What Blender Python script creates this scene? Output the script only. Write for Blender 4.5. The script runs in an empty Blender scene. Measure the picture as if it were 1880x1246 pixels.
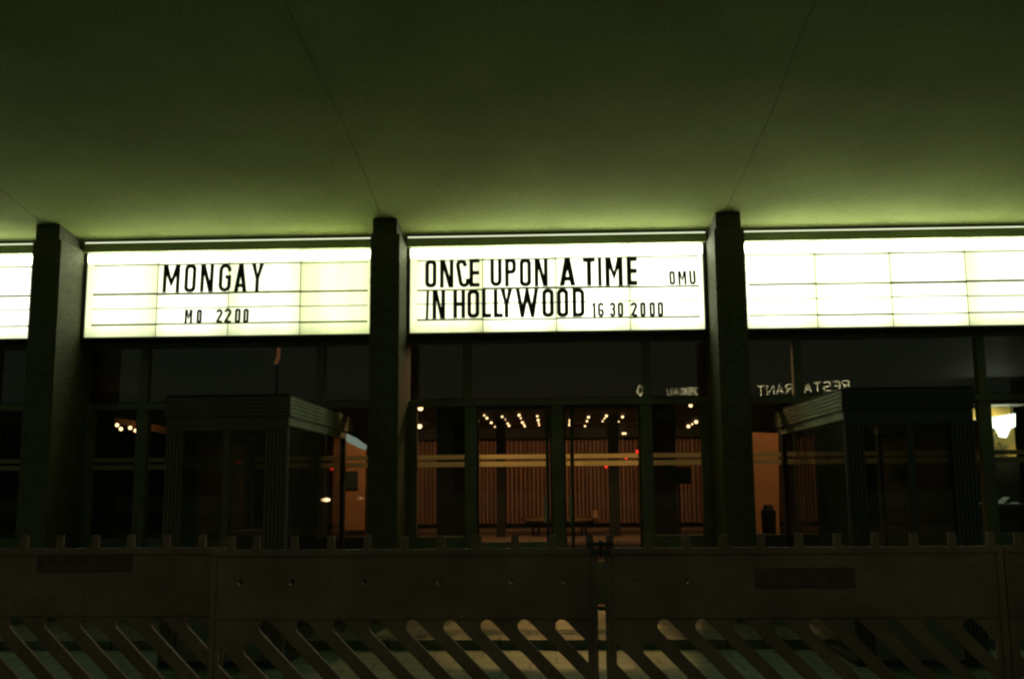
import bpy, bmesh, math, random
from mathutils import Vector, Matrix
from mathutils.geometry import tessellate_polygon
random.seed(7)
S = bpy.context.scene
COL = S.collection

# ------------------------------------------------------------------ camera, world, exposure
YAW, PITCH, ROLL, FPX, EYE = 0.03921, 0.14452, -0.00781, 1893.6, 1.4
_f = Vector((-math.sin(YAW)*math.cos(PITCH), math.cos(YAW)*math.cos(PITCH), math.sin(PITCH)))
_r0 = Vector((math.cos(YAW), math.sin(YAW), 0)); _u0 = _r0.cross(_f)
_r = _r0*math.cos(ROLL) + _u0*math.sin(ROLL); _u = -_r0*math.sin(ROLL) + _u0*math.cos(ROLL)
cam = bpy.data.cameras.new('camera'); co = bpy.data.objects.new('camera', cam); COL.objects.link(co)
cam.sensor_fit = 'HORIZONTAL'; cam.sensor_width = 36.0; cam.lens = FPX/1880*36.0
cam.clip_start = 0.05; cam.clip_end = 900
M = Matrix((_r, _u, -_f)).transposed().to_4x4(); M.translation = (0, 0, EYE)
co.matrix_world = M; S.camera = co

W = bpy.data.worlds.new("World"); S.world = W; W.use_nodes = True
wn = W.node_tree.nodes; wb = wn['Background']
# night sky over a lit city, tinted by the street lighting
wb.inputs['Color'].default_value = (0.74, 1.0, 0.62, 1)
wb.inputs['Strength'].default_value = 0.10

vs = S.view_settings
vs.view_transform = 'Standard'; vs.look = 'None'; vs.gamma = 1.0; vs.exposure = 0.0
cy = S.cycles
cy.use_denoising = True
cy.max_bounces = 8; cy.diffuse_bounces = 4; cy.glossy_bounces = 4
cy.transparent_max_bounces = 32
cy.caustics_reflective = False; cy.caustics_refractive = False
cy.sample_clamp_indirect = 3.0
cy.filter_width = 2.4

def at(px, py, y):
    """the point of the vertical plane at depth y that the photograph shows at (px, py)"""
    d = _f*FPX + _r*(px-940) + _u*(623-py)
    t = y/d.y
    return Vector((d.x*t, y, d.z*t + EYE))
def at_z(px, py, z):
    d = _f*FPX + _r*(px-940) + _u*(623-py)
    t = (z-EYE)/d.z
    return Vector((d.x*t, d.y*t, z))

# ------------------------------------------------------------------ materials
def mat(name, col, rough=0.6, metal=0.0, vary=0.25, scale=6.0, bump=0.0, bscale=60.0, spec=0.4, stretch=(1,1,1), grain=0.0, gscale=120):
    m = bpy.data.materials.new(name); m.use_nodes = True
    nt = m.node_tree; n = nt.nodes; l = nt.links
    b = n['Principled BSDF']
    b.inputs['Roughness'].default_value = rough; b.inputs['Metallic'].default_value = metal
    b.inputs['Specular IOR Level'].default_value = spec
    tc = n.new('ShaderNodeTexCoord'); mp = n.new('ShaderNodeMapping'); mp.inputs['Scale'].default_value = stretch
    l.new(tc.outputs['Object'], mp.inputs['Vector'])
    nz = n.new('ShaderNodeTexNoise'); nz.inputs['Scale'].default_value = scale; nz.inputs['Detail'].default_value = 6
    l.new(mp.outputs[0], nz.inputs['Vector'])
    r = n.new('ShaderNodeValToRGB')
    r.color_ramp.elements[0].position = 0.3; r.color_ramp.elements[1].position = 0.7
    a, c = 1-vary, 1+vary*0.6
    r.color_ramp.elements[0].color = (col[0]*a, col[1]*a, col[2]*a, 1)
    r.color_ramp.elements[1].color = (min(1,col[0]*c), min(1,col[1]*c), min(1,col[2]*c), 1)
    l.new(nz.outputs['Fac'], r.inputs[0]); l.new(r.outputs[0], b.inputs['Base Color'])
    if grain:                                   # fine roughcast / dust speckle
        n3 = n.new('ShaderNodeTexNoise'); n3.inputs['Scale'].default_value = gscale; n3.inputs['Detail'].default_value = 2
        l.new(tc.outputs['Object'], n3.inputs['Vector'])
        r3 = n.new('ShaderNodeMapRange'); r3.inputs[1].default_value = 0.3; r3.inputs[2].default_value = 0.7
        r3.inputs[3].default_value = 1-grain; r3.inputs[4].default_value = 1+grain; l.new(n3.outputs['Fac'], r3.inputs[0])
        vm = n.new('ShaderNodeVectorMath'); vm.operation = 'SCALE'
        l.new(r.outputs[0], vm.inputs[0]); l.new(r3.outputs[0], vm.inputs['Scale']); l.new(vm.outputs[0], b.inputs['Base Color'])
    if bump:
        n2 = n.new('ShaderNodeTexNoise'); n2.inputs['Scale'].default_value = bscale; n2.inputs['Detail'].default_value = 4
        l.new(mp.outputs[0], n2.inputs['Vector'])
        bp = n.new('ShaderNodeBump'); bp.inputs['Strength'].default_value = bump; bp.inputs['Distance'].default_value = 0.01
        l.new(n2.outputs['Fac'], bp.inputs['Height']); l.new(bp.outputs[0], b.inputs['Normal'])
    return m

def emit(name, col, st):
    m = bpy.data.materials.new(name); m.use_nodes = True
    n = m.node_tree.nodes; n.clear()
    o = n.new('ShaderNodeOutputMaterial'); e = n.new('ShaderNodeEmission')
    e.inputs[0].default_value = (*col, 1); e.inputs[1].default_value = st
    m.node_tree.links.new(e.outputs[0], o.inputs[0]); return m

def glass_mat(name, tint=(0.9, 0.93, 0.88), dirt=0.02):
    m = bpy.data.materials.new(name); m.use_nodes = True
    nt = m.node_tree; n = nt.nodes; l = nt.links; n.clear()
    o = n.new('ShaderNodeOutputMaterial')
    g = n.new('ShaderNodeNewGeometry')
    dot = n.new('ShaderNodeVectorMath'); dot.operation = 'DOT_PRODUCT'
    l.new(g.outputs['Incoming'], dot.inputs[0]); l.new(g.outputs['Normal'], dot.inputs[1])
    def mth(op, a, b=None):
        x = n.new('ShaderNodeMath'); x.operation = op
        for i, v in enumerate((a, b)):
            if v is None: continue
            if isinstance(v, (int, float)): x.inputs[i].default_value = v
            else: l.new(v, x.inputs[i])
        return x.outputs[0]
    ab = mth('ABSOLUTE', dot.outputs['Value']); s = mth('SUBTRACT', 1.0, ab); p = mth('POWER', s, 5.0)
    fr = mth('ADD', mth('MULTIPLY', p, 0.96), 0.042)
    tr = n.new('ShaderNodeBsdfTransparent'); tr.inputs[0].default_value = (*tint, 1)
    gl = n.new('ShaderNodeBsdfGlossy'); gl.inputs['Roughness'].default_value = 0.0
    mx = n.new('ShaderNodeMixShader'); l.new(fr, mx.inputs[0]); l.new(tr.outputs[0], mx.inputs[1]); l.new(gl.outputs[0], mx.inputs[2])
    df = n.new('ShaderNodeBsdfDiffuse'); df.inputs[0].default_value = (0.45, 0.45, 0.38, 1)
    tc = n.new('ShaderNodeTexCoord'); nz = n.new('ShaderNodeTexNoise'); nz.inputs['Scale'].default_value = 2.5; nz.inputs['Detail'].default_value = 7
    l.new(tc.outputs['Object'], nz.inputs['Vector'])
    dm = mth('MULTIPLY', nz.outputs['Fac'], dirt*2)
    m2 = n.new('ShaderNodeMixShader'); l.new(dm, m2.inputs[0]); l.new(mx.outputs[0], m2.inputs[1]); l.new(df.outputs[0], m2.inputs[2])
    l.new(m2.outputs[0], o.inputs[0]); return m

def translucent_mat(name, col, trans=0.6, clear=0.15):
    m = bpy.data.materials.new(name); m.use_nodes = True
    nt = m.node_tree; n = nt.nodes; l = nt.links; n.clear()
    o = n.new('ShaderNodeOutputMaterial')
    d = n.new('ShaderNodeBsdfDiffuse'); d.inputs[0].default_value = (*col, 1)
    t = n.new('ShaderNodeBsdfTranslucent'); t.inputs[0].default_value = (*col, 1)
    c = n.new('ShaderNodeBsdfTransparent'); c.inputs[0].default_value = (*col, 1)
    a = n.new('ShaderNodeMixShader'); a.inputs[0].default_value = trans; l.new(d.outputs[0], a.inputs[1]); l.new(t.outputs[0], a.inputs[2])
    b = n.new('ShaderNodeMixShader'); b.inputs[0].default_value = clear; l.new(a.outputs[0], b.inputs[1]); l.new(c.outputs[0], b.inputs[2])
    l.new(b.outputs[0], o.inputs[0]); return m

def sign_panel_mat():
    """back-lit opal acrylic: fluorescent tubes behind plus an added bright band along the top, weaker towards the sheet edges; per-sheet tint from the object colour"""
    m = bpy.data.materials.new('backlit_acrylic'); m.use_nodes = True
    nt = m.node_tree; n = nt.nodes; l = nt.links; n.clear()
    o = n.new('ShaderNodeOutputMaterial'); e = n.new('ShaderNodeEmission')
    tc = n.new('ShaderNodeTexCoord'); sp = n.new('ShaderNodeSeparateXYZ'); l.new(tc.outputs['Generated'], sp.inputs[0])
    def mth(op, a, b=None, clamp=False):
        x = n.new('ShaderNodeMath'); x.operation = op; x.use_clamp = clamp
        for i, v in enumerate((a, b)):
            if v is None: continue
            if isinstance(v, (int, float)): x.inputs[i].default_value = v
            else: l.new(v, x.inputs[i])
        return x.outputs[0]
    def edge(c, wid):
        d = mth('MINIMUM', c, mth('SUBTRACT', 1.0, c))
        q = mth('DIVIDE', d, wid, True)
        return mth('SUBTRACT', mth('MULTIPLY', q, 2.0), mth('MULTIPLY', q, q))
    ex = mth('ADD', mth('MULTIPLY', edge(sp.outputs[0], 0.36), 0.32), 0.68)
    ez = mth('MULTIPLY', mth('ADD', mth('MULTIPLY', edge(sp.outputs[2], 0.24), 0.45), 0.55), mth('ADD', mth('MULTIPLY', mth('DIVIDE', mth('SUBTRACT', sp.outputs[2], 0.878), 0.08, True), TOP_L), 1.0))
    oi = n.new('ShaderNodeObjectInfo')
    mp = n.new('ShaderNodeMapping'); mp.inputs['Scale'].default_value = (3.2, 1, 0.5); l.new(tc.outputs['Object'], mp.inputs['Vector'])
    ad = n.new('ShaderNodeVectorMath'); ad.operation = 'ADD'; l.new(mp.outputs[0], ad.inputs[0]); l.new(oi.outputs['Location'], ad.inputs[1])
    nz = n.new('ShaderNodeTexNoise'); nz.inputs['Scale'].default_value = 2.2; nz.inputs['Detail'].default_value = 2
    l.new(ad.outputs[0], nz.inputs['Vector'])
    v = mth('ADD', mth('MULTIPLY', nz.outputs['Fac'], 0.5), 0.75)
    st = mth('MULTIPLY', mth('MULTIPLY', ex, ez), v)
    mr = n.new('ShaderNodeMixRGB'); mr.blend_type = 'MIX'
    mr.inputs[1].default_value = (0.92, 1.0, 0.42, 1); mr.inputs[2].default_value = (0.95, 1.0, 0.78, 1)
    l.new(mth('MULTIPLY', ex, ez), mr.inputs[0])
    mc = n.new('ShaderNodeMixRGB'); mc.blend_type = 'MULTIPLY'; mc.inputs[0].default_value = 1
    l.new(mr.outputs[0], mc.inputs[1]); l.new(oi.outputs['Color'], mc.inputs[2])
    l.new(mc.outputs[0], e.inputs[0]); l.new(mth('MULTIPLY', st, SIGN_L), e.inputs[1])
    l.new(e.outputs[0], o.inputs[0]); return m
SIGN_L = 2.15
TOP_L = 12      # added bright band along the sheet tops, steepens the glow on the canopy

def paving_mat(name, c1, c2, sx, sy, mortar=0.012):
    m = bpy.data.materials.new(name); m.use_nodes = True
    nt = m.node_tree; n = nt.nodes; l = nt.links; b = n['Principled BSDF']
    tc = n.new('ShaderNodeTexCoord')
    br = n.new('ShaderNodeTexBrick'); br.inputs['Color1'].default_value = (*c1, 1); br.inputs['Color2'].default_value = (*c2, 1)
    br.inputs['Mortar'].default_value = (c1[0]*.3, c1[1]*.3, c1[2]*.3, 1); br.inputs['Scale'].default_value = 1.0
    br.inputs['Mortar Size'].default_value = mortar; br.inputs['Brick Width'].default_value = sx; br.inputs['Row Height'].default_value = sy
    l.new(tc.outputs['Object'], br.inputs['Vector'])
    nz = n.new('ShaderNodeTexNoise'); nz.inputs['Scale'].default_value = 9; nz.inputs['Detail'].default_value = 8; l.new(tc.outputs['Object'], nz.inputs['Vector'])
    mx = n.new('ShaderNodeMixRGB'); mx.blend_type = 'MULTIPLY'; mx.inputs[0].default_value = 0.6
    l.new(br.outputs['Color'], mx.inputs[1]); l.new(nz.outputs['Fac'], mx.inputs[2]); l.new(mx.outputs[0], b.inputs['Base Color'])
    bp = n.new('ShaderNodeBump'); bp.inputs['Strength'].default_value = 0.4; bp.inputs['Distance'].default_value = 0.01
    l.new(nz.outputs['Fac'], bp.inputs['Height']); l.new(bp.outputs[0], b.inputs['Normal'])
    b.inputs['Roughness'].default_value = 0.75; return m

MT = dict(
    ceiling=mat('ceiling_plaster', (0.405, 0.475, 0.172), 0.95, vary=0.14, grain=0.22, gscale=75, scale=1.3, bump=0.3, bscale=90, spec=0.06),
    joint=mat('joint_dark', (0.22, 0.27, 0.10), 0.9),
    tile=mat('small_wall_tile', (0.135, 0.138, 0.085), 0.7, vary=0.25, grain=0.3, gscale=50, scale=14, bump=0.35, bscale=45, spec=0.25, stretch=(1, 1, 2.2)),
    head=mat('column_head_render', (0.10, 0.10, 0.07), 0.9),
    frame=mat('dark_green_metal', (0.145, 0.16, 0.115), 0.5, vary=0.3, scale=3),
    fascia=mat('fascia_metal', (0.36, 0.42, 0.24), 0.55, vary=0.3, scale=2.5, stretch=(0.4, 1, 3)),
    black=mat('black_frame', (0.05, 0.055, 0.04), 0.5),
    soffit=mat('dark_soffit', (0.03, 0.033, 0.025), 0.8),
    letter=mat('black_acrylic_letter', (0.008, 0.009, 0.006), 0.45, vary=0.1),
    sheetjoint=translucent_mat('acrylic_edge', (0.50, 0.52, 0.27), 0.75, 0.2),
    rail=translucent_mat('clear_letter_rail', (0.34, 0.36, 0.16), 0.7, 0.2),
    raildark=translucent_mat('dirty_letter_rail', (0.19, 0.20, 0.08), 0.75, 0.14),
    alu=mat('ribbed_aluminium', (0.42, 0.48, 0.34), 0.45, metal=0.1, vary=0.2, scale=4),
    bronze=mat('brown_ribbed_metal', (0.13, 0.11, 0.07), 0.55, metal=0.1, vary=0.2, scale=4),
    decal=translucent_mat('frosted_film', (0.62, 0.58, 0.42), 0.6, 0.12),
    glass=glass_mat('window_glass'),
    bglass=glass_mat('booth_glass', (0.72, 0.76, 0.70), 0.04),
    curtain=mat('brown_slats', (0.40, 0.23, 0.155), 0.8, vary=0.3, scale=2.2, stretch=(8, 1, .3)),
    curtainback=mat('dark_cloth', (0.24, 0.105, 0.055), 0.9, vary=0.3, scale=2),
    lobbywall=mat('dark_lobby_wall', (0.026, 0.026, 0.02), 0.8),
    lobbyceil=mat('dark_red_ceiling', (0.07, 0.03, 0.018), 0.7),
    orange=mat('ochre_plaster', (0.58, 0.29, 0.13), 0.9, vary=0.12, scale=3, bump=0.2),
    white=mat('white_plaster', (0.8, 0.8, 0.74), 0.8, vary=0.25, scale=18, stretch=(4, 1, 1)),
    yellow=mat('yellow_wall', (0.75, 0.52, 0.14), 0.9),
    wood=mat('bench_wood', (0.42, 0.26, 0.12), 0.4),
    dark=mat('dark_object', (0.016, 0.02, 0.016), 0.6),
    teal=mat('dark_teal_board', (0.03, 0.055, 0.045), 0.5),
    orangeplastic=mat('red_orange_plastic', (0.215, 0.122, 0.082), 0.65, vary=0.35, scale=3, bump=0.1, grain=0.22, gscale=110),
    plate=mat('dark_name_plate', (0.10, 0.05, 0.03), 0.5, vary=0.4, scale=25),
    rubber=mat('black_rubber', (0.015, 0.015, 0.015), 0.9, bump=0.4),
    concrete=mat('pale_concrete', (0.42, 0.42, 0.36), 0.9, vary=0.2, scale=2),
    asphalt=mat('asphalt', (0.05, 0.05, 0.05), 0.9, bump=0.3),
    leaf=mat('dark_leaf', (0.03, 0.05, 0.02), 0.7),
    paper=mat('white_paper', (0.8, 0.82, 0.74), 0.8, vary=0.05),
    pot=mat('clay_pot', (0.2, 0.09, 0.05), 0.8),
)
MT['sign'] = sign_panel_mat()
MT['bulb'] = emit('warm_bulb', (1.0, 0.60, 0.30), 4.5)
MT['bulbdim'] = emit('warm_bulb_dim', (1.0, 0.60, 0.30), 2.4)
MT['cove'] = emit('cove_tube', (0.94, 1.0, 0.66), 1.1)
MT['edge_glow'] = emit('cool_edge_glow', (0.84, 1.0, 0.86), 0.24)
MT['tube'] = emit('white_lamp_glare', (0.9, 1.0, 0.85), 3.2)
MT['red'] = emit('red_reflection_glow', (1.0, 0.03, 0.02), 2.0)
MT['neon'] = emit('neon_tube', (1.0, 0.86, 0.45), 11.0)
MT['flame'] = emit('amber_lamp', (1.0, 0.38, 0.14), 1.2)

# ------------------------------------------------------------------ mesh helpers
class MB:
    def __init__(s): s.bm = bmesh.new()
    def box(s, x0, x1, y0, y1, z0, z1, bev=0.0):
        r = bmesh.ops.create_cube(s.bm, size=1.0)
        vs_ = r['verts']
        for v in vs_:
            v.co = Vector((x0+(v.co.x+.5)*(x1-x0), y0+(v.co.y+.5)*(y1-y0), z0+(v.co.z+.5)*(z1-z0)))
        if bev:
            ed = list({e for v in vs_ for e in v.link_edges})
            bmesh.ops.bevel(s.bm, geom=ed, offset=bev, segments=2, affect='EDGES')
        return s
    def cyl(s, c, r, h, seg=16, r2=None, axis='z'):
        o = bmesh.ops.create_cone(s.bm, cap_ends=True, segments=seg, radius1=r, radius2=r if r2 is None else r2, depth=h)
        for v in o['verts']:
            p = v.co.copy()
            if axis == 'y': p = Vector((p.x, p.z, -p.y))
            if axis == 'x': p = Vector((p.z, p.y, -p.x))
            v.co = p + Vector(c)
        return s
    def ball(s, c, r, sub=2, sc=(1, 1, 1)):
        o = bmesh.ops.create_icosphere(s.bm, subdivisions=sub, radius=r)
        for v in o['verts']: v.co = Vector((v.co.x*sc[0], v.co.y*sc[1], v.co.z*sc[2])) + Vector(c)
        return s
    def tube(s, pts, r, seg=8):
        pts = [Vector(p) for p in pts]
        prev = None; rings = []
        for i, p in enumerate(pts):
            d = (pts[min(i+1, len(pts)-1)] - pts[max(i-1, 0)]).normalized()
            a = d.orthogonal() if prev is None else (prev - d*prev.dot(d))
            a.normalize(); prev = a; b = d.cross(a)
            rings.append([s.bm.verts.new(p + (a*math.cos(t)+b*math.sin(t))*r) for t in [k*2*math.pi/seg for k in range(seg)]])
        for A, B in zip(rings, rings[1:]):
            for k in range(seg): s.bm.faces.new((A[k], A[(k+1) % seg], B[(k+1) % seg], B[k]))
        s.bm.faces.new(rings[0][::-1]); s.bm.faces.new(rings[-1]); return s
    def prism(s, contours, y0, y1, f=lambda u, v: (u, v)):
        """contours in the x-z plane (first the outline, then holes), solid between y0 (front) and y1"""
        cs = [[f(*p) for p in c] for c in contours]
        flat = [p for c in cs for p in c]
        tri = tessellate_polygon([[Vector((p[0], p[1], 0)) for p in c] for c in cs])
        A = [s.bm.verts.new((p[0], y0, p[1])) for p in flat]; B = [s.bm.verts.new((p[0], y1, p[1])) for p in flat]
        for t in tri:
            try: s.bm.faces.new([A[i] for i in t]); s.bm.faces.new([B[i] for i in t][::-1])
            except ValueError: pass
        k = 0
        for c in cs:
            n = len(c)
            for i in range(n):
                a, b = k+i, k+(i+1) % n
                try: s.bm.faces.new((A[a], A[b], B[b], B[a]))
                except ValueError: pass
            k += n
        return s
    def build(s, name, m, parent=None, smooth=False, origin=None):
        bmesh.ops.recalc_face_normals(s.bm, faces=s.bm.faces[:])
        me = bpy.data.meshes.new(name)
        if origin is not None: bmesh.ops.translate(s.bm, verts=s.bm.verts[:], vec=-Vector(origin))
        s.bm.to_mesh(me); s.bm.free()
        if smooth:
            for p in me.polygons: p.use_smooth = True
        me.materials.append(m)
        o = bpy.data.objects.new(name, me); COL.objects.link(o)
        if origin is not None: o.location = origin
        if parent is not None:
            o.parent = parent
            pw = Vector((0, 0, 0)); q = parent
            while q is not None: pw += q.location; q = q.parent
            o.location = o.location - pw
        return o

def tag(o, label, cat, group=None):
    o['label'] = label; o['category'] = cat
    if group: o['group'] = group
    return o
def thing(name, label, cat, loc=(0, 0, 0), group=None):
    o = bpy.data.objects.new(name, None); COL.objects.link(o); o.location = loc; o.empty_display_size = 0.2
    return tag(o, label, cat, group)
def struct(o): o['kind'] = 'structure'; return o
def copy_tree(o, parent=None):
    c = o.copy(); COL.objects.link(c)
    if parent is not None: c.parent = parent
    for ch in list(o.children): copy_tree(ch, c)
    return c
def lamp_light(name, kind, loc, power, col, parent=None, size=0.06, target=None, angle=80, blend=0.5):
    d = bpy.data.lights.new(name, kind); d.energy = power; d.color = col; d.shadow_soft_size = size
    o = bpy.data.objects.new(name, d); COL.objects.link(o); o.location = loc
    if kind == 'SPOT':
        d.spot_size = math.radians(angle); d.spot_blend = blend
        o.rotation_euler = (Vector(target)-Vector(loc)).to_track_quat('-Z', 'Y').to_euler()
    if parent is not None:
        o.parent = parent; o.location = Vector(loc) - parent.location
    return o
WARM = (1.0, 0.55, 0.27)

# ------------------------------------------------------------------ main measures (metres)
COLX = [-8.70, -5.198, -1.688, 1.796, 5.30, 8.80]   # column centres
CW, CF = 0.30, 10.20                                # column width, front face depth
SY = 10.74                                          # face of the light boxes
G = 11.0                                            # glass line
ZS0, ZS1 = 3.049, 3.957                             # light box bottom, top
def zc(y): return 4.098 + 0.112*(SY - y)            # canopy underside, rising towards the street
FLOOR = 0.20

# ------------------------------------------------------------------ ground
g = MB(); g.box(-260, 260, -300, 9.42, -0.3, 0.0)
struct(g.build('ground', paving_mat('plaza_paving', (0.16, 0.23, 0.13), (0.125, 0.185, 0.10), 0.42, 0.30)))
g = MB(); g.box(-260, 260, -41, -16, -0.2, 0.004); struct(g.build('road', MT['asphalt']))
g = MB()
for (x0, x1) in ((-12, 12),):
    v = [(x0, 9.42, -.3), (x1, 9.42, -.3), (x1, 9.42, .085), (x0, 9.42, .085), (x0, 10.97, -.3), (x1, 10.97, -.3), (x1, 10.97, FLOOR), (x0, 10.97, FLOOR)]
    vv = [g.bm.verts.new(p) for p in v]
    for q in ((0, 1, 2, 3), (4, 5, 6, 7), (3, 2, 6, 7), (0, 1, 5, 4), (0, 3, 7, 4), (1, 2, 6, 5)): g.bm.faces.new([vv[i] for i in q])
struct(g.build('pavement', paving_mat('forecourt_slabs', (0.17, 0.19, 0.115), (0.13, 0.15, 0.088), 0.5, 0.28)))
g = MB(); g.box(-13, 13, 10.97, 36, -0.1, FLOOR)
fm = paving_mat('foyer_floor_tiles', (0.42, 0.30, 0.19), (0.38, 0.27, 0.17), 0.6, 0.6); fm.node_tree.nodes['Principled BSDF'].inputs['Roughness'].default_value = 0.35
struct(g.build('floor', fm))

# ------------------------------------------------------------------ the cinema building
B = thing('cinema_building', 'long dark cinema front with ribbed columns under a wide pale canopy', 'building')

def canopy():
    m = MB(); ys = [4.0 + 0.42*i for i in range(16)] + [10.98]
    xs = [-14, 14]
    rows = []
    for y in ys: rows.append([m.bm.verts.new((x, y, zc(y))) for x in xs] + [m.bm.verts.new((x, y, zc(4.0)+0.75)) for x in xs])
    for a, b in zip(rows, rows[1:]):
        m.bm.faces.new((a[0], a[1], b[1], b[0])); m.bm.faces.new((a[2], a[3], b[3], b[2]))
        m.bm.faces.new((a[0], b[0], b[2], a[2])); m.bm.faces.new((a[1], b[1], b[3], a[3]))
    for r in (rows[0], rows[-1]): m.bm.faces.new((r[0], r[1], r[3], r[2]))
    c = m.build('canopy', MT['ceiling'], B)
    for x in COLX[1:5]:
        j = MB()
        # hairline movement joint, slightly wandering
        n = 26; pts = []
        w = 0.0
        for i in range(n):
            y = 4.1 + (10.15-4.1)*i/(n-1); w = 0.75*w + random.uniform(-.006, .006)
            pts.append((x - 0.02 + w + 0.014*math.sin(i*.45), y))
        for (a, b) in zip(pts, pts[1:]):
            q = [(a[0]-.0035, a[1]), (a[0]+.0035, a[1]), (b[0]+.0035, b[1]), (b[0]-.0035, b[1])]
            lo = [j.bm.verts.new((p[0], p[1], zc(p[1])-.003)) for p in q]; hi = [j.bm.verts.new((p[0], p[1], zc(p[1])+.02)) for p in q]
            j.bm.faces.new(lo); 
            for k in range(4): j.bm.faces.new((lo[k], lo[(k+1) % 4], hi[(k+1) % 4], hi[k]))
        j.build('joint', MT['joint'], c)
canopy()

def column(x):
    m = MB(); p = 0.030; z = 0.06; ztop = zc(CF) - 0.17
    i = 0
    while z < ztop - 1e-6:
        z1 = min(z + p, ztop)
        e = random.uniform(-.0012, .0012)
        m.box(x-CW/2+e, x+CW/2+e, CF+random.uniform(-.001, .001), G+.06, z, z1-.006)
        m.box(x-CW/2+.005, x+CW/2-.005, CF+.005, G+.055, z1-.006, z1)
        z = z1
    o = m.build('column', MT['tile'], B)
    h = MB()
    y0, y1 = CF+.012, G+.05
    vs_ = []
    for (xx, yy) in ((x-CW/2+.02, y0), (x+CW/2-.03, y0), (x+CW/2-.03, y1), (x-CW/2+.02, y1)):
        vs_.append((xx, yy, ztop)); vs_.append((xx, yy, zc(yy)-.001 if yy < SY else zc(SY)))
    vv = [h.bm.verts.new(q) for q in vs_]
    for q in ((0, 2, 3, 1), (2, 4, 5, 3), (4, 6, 7, 5), (6, 0, 1, 7), (0, 6, 4, 2), (1, 3, 5, 7)): h.bm.faces.new([vv[k] for k in q])
    h.build('column_head', MT['head'], o)
for x in COLX: column(x)

# fascia, cove light and housings between the columns, one set per bay
BAYS = list(zip(COLX, COLX[1:]))
for (a, b) in BAYS:
    x0, x1 = a+CW/2+.002, b-CW/2-.002
    f = MB(); f.box(x0, x1, SY-.045, G+.05, ZS1+.012, 4.066)
    f.build('fascia', MT['fascia'], B)
    if COLX.index(a) == 0: pass
    t = MB(); t.box(x0+.01, x1-.01, SY-.03, SY-.012, 4.068, 4.083)
    t.build('cove_lamp', MT['cove'], B)
    t = MB(); t.box(x0+.005, x1-.005, SY-.043, SY-.006, 4.085, 4.095); t.build('cove_shade_strip', MT['black'], B)  # added black strip for the shadow line, blocks the cove light
    # back of the cove, closes the slot above the fascia
    k = MB(); k.box(x0, x1, SY+.03, G+.05, 4.068, 4.098); k.build('cove_back', MT['soffit'], B)

# ------------------------------------------------------------------ glazed front
def bar(name, x0, x1, z0, z1, y0=G-.05, y1=G+.05, m='frame', parent=B, bev=.004):
    q = MB(); q.box(x0, x1, y0, y1, z0, z1, bev); return q.build(name, MT[m], parent)
TZ0, TZ1 = 2.283, 2.352
UP = [-8.0, -6.08, -4.423, -2.497, -0.915, 1.003, 2.591, 4.505, 6.1, 8.0]
for i, (a, b) in enumerate(BAYS):
    x0, x1 = a+CW/2+.003, b-CW/2-.003
    bar('transom', x0, x1, TZ0, TZ1, G-.07, G+.06)
    bar('head_rail', x0, x1, 2.96, 3.02)
    ups = [u for u in UP if x0 < u < x1]
    for u in ups: bar('mullion', u-.045, u+.045, TZ1+.001, 2.959)
    edges = [x0] + ups + [x1]
    for e0, e1 in zip(edges, edges[1:]):
        p = MB(); p.box(e0+.046 if e0 != x0 else x0, e1-.046 if e1 != x1 else x1, G-.004, G+.004, TZ1+.002, 2.958); p.build('window_pane', MT['glass'], B)
    # lower zone
    lows = ups[:]
    if i == 2: lows = [-.876, .045, .980]
    sills = not (i == 2)
    for u in lows: bar('post', u-.064, u+.064, FLOOR, TZ0-.001, G-.06, G+.05)
    bar('post', x0, x0+.085, FLOOR, TZ0-.001, G-.06, G+.05); bar('post', x1-.085, x1, FLOOR, TZ0-.001, G-.06, G+.05)
    le = [x0+.085] + [q for u in lows for q in (u-.064, u+.064)] + [x1-.085]
    for k in range(0, len(le), 2):
        e0, e1 = le[k]+.001, le[k+1]-.001
        if i == 2 and k in (2, 4):                      # the two door leaves
            d = bpy.data.objects.new('door', None); COL.objects.link(d); d.parent = B
            d['label'] = 'glazed entrance door on the ' + ('left' if k == 2 else 'right') + ' of the centre post'
            top = .862 if k == 2 else .66
            bar('kick_panel', e0+.02, e1-.02, FLOOR+.02, top, G-.02, G+.025, 'frame', d)
            sx = e1-.045 if k == 2 else e0+.085
            bar('stile', e0, e0+.019, FLOOR+.012, TZ0-.004, G-.025, G+.03, 'black', d)
            bar('stile', e1-.019, e1, FLOOR+.012, TZ0-.004, G-.025, G+.03, 'black', d)
            bar('stile', sx-.018, sx+.018, top+.001, TZ0-.04, G-.024, G+.029, 'black', d)
            bar('door_rail', e0+.02, e1-.02, TZ0-.038, TZ0-.004, G-.025, G+.03, 'black', d)
            ph = MB(); ph.box(e0+.02, e1-.02, G-.004, G+.004, top+.001, TZ0-.039); ph.build('pane', MT['glass'], d)
            hx = e1-.07 if k == 2 else e0+.06
            hh = MB(); hh.box(hx-.012, hx+.012, G-.075, G-.055, 1.05, 1.32, .004); hh.box(hx-.008, hx+.008, G-.056, G-.024, 1.07, 1.09); hh.box(hx-.008, hx+.008, G-.056, G-.024, 1.28, 1.30)
            hh.build('handle', MT['alu'], d)
            for (z0, z1) in ((1.7235, 1.770), (1.644, 1.697)):
                s = MB(); s.box(e0+.021, e1-.021, G-.0075, G-.0045, z0, z1); s.build('decal_stripe', MT['decal'], d)
        else:
            bar('sill_panel', e0, e1, FLOOR, .92, G-.03, G+.04, 'frame')
            p = MB(); p.box(e0, e1, G-.004, G+.004, .922, TZ0-.002); p.build('window_pane', MT['glass'], B)
            for (z0, z1) in ((1.7235, 1.770), (1.644, 1.697)):
                s = MB(); s.box(e0+.004, e1-.004, G-.0075, G-.0045, z0, z1); s.build('decal_stripe', MT['decal'], B)

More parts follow.
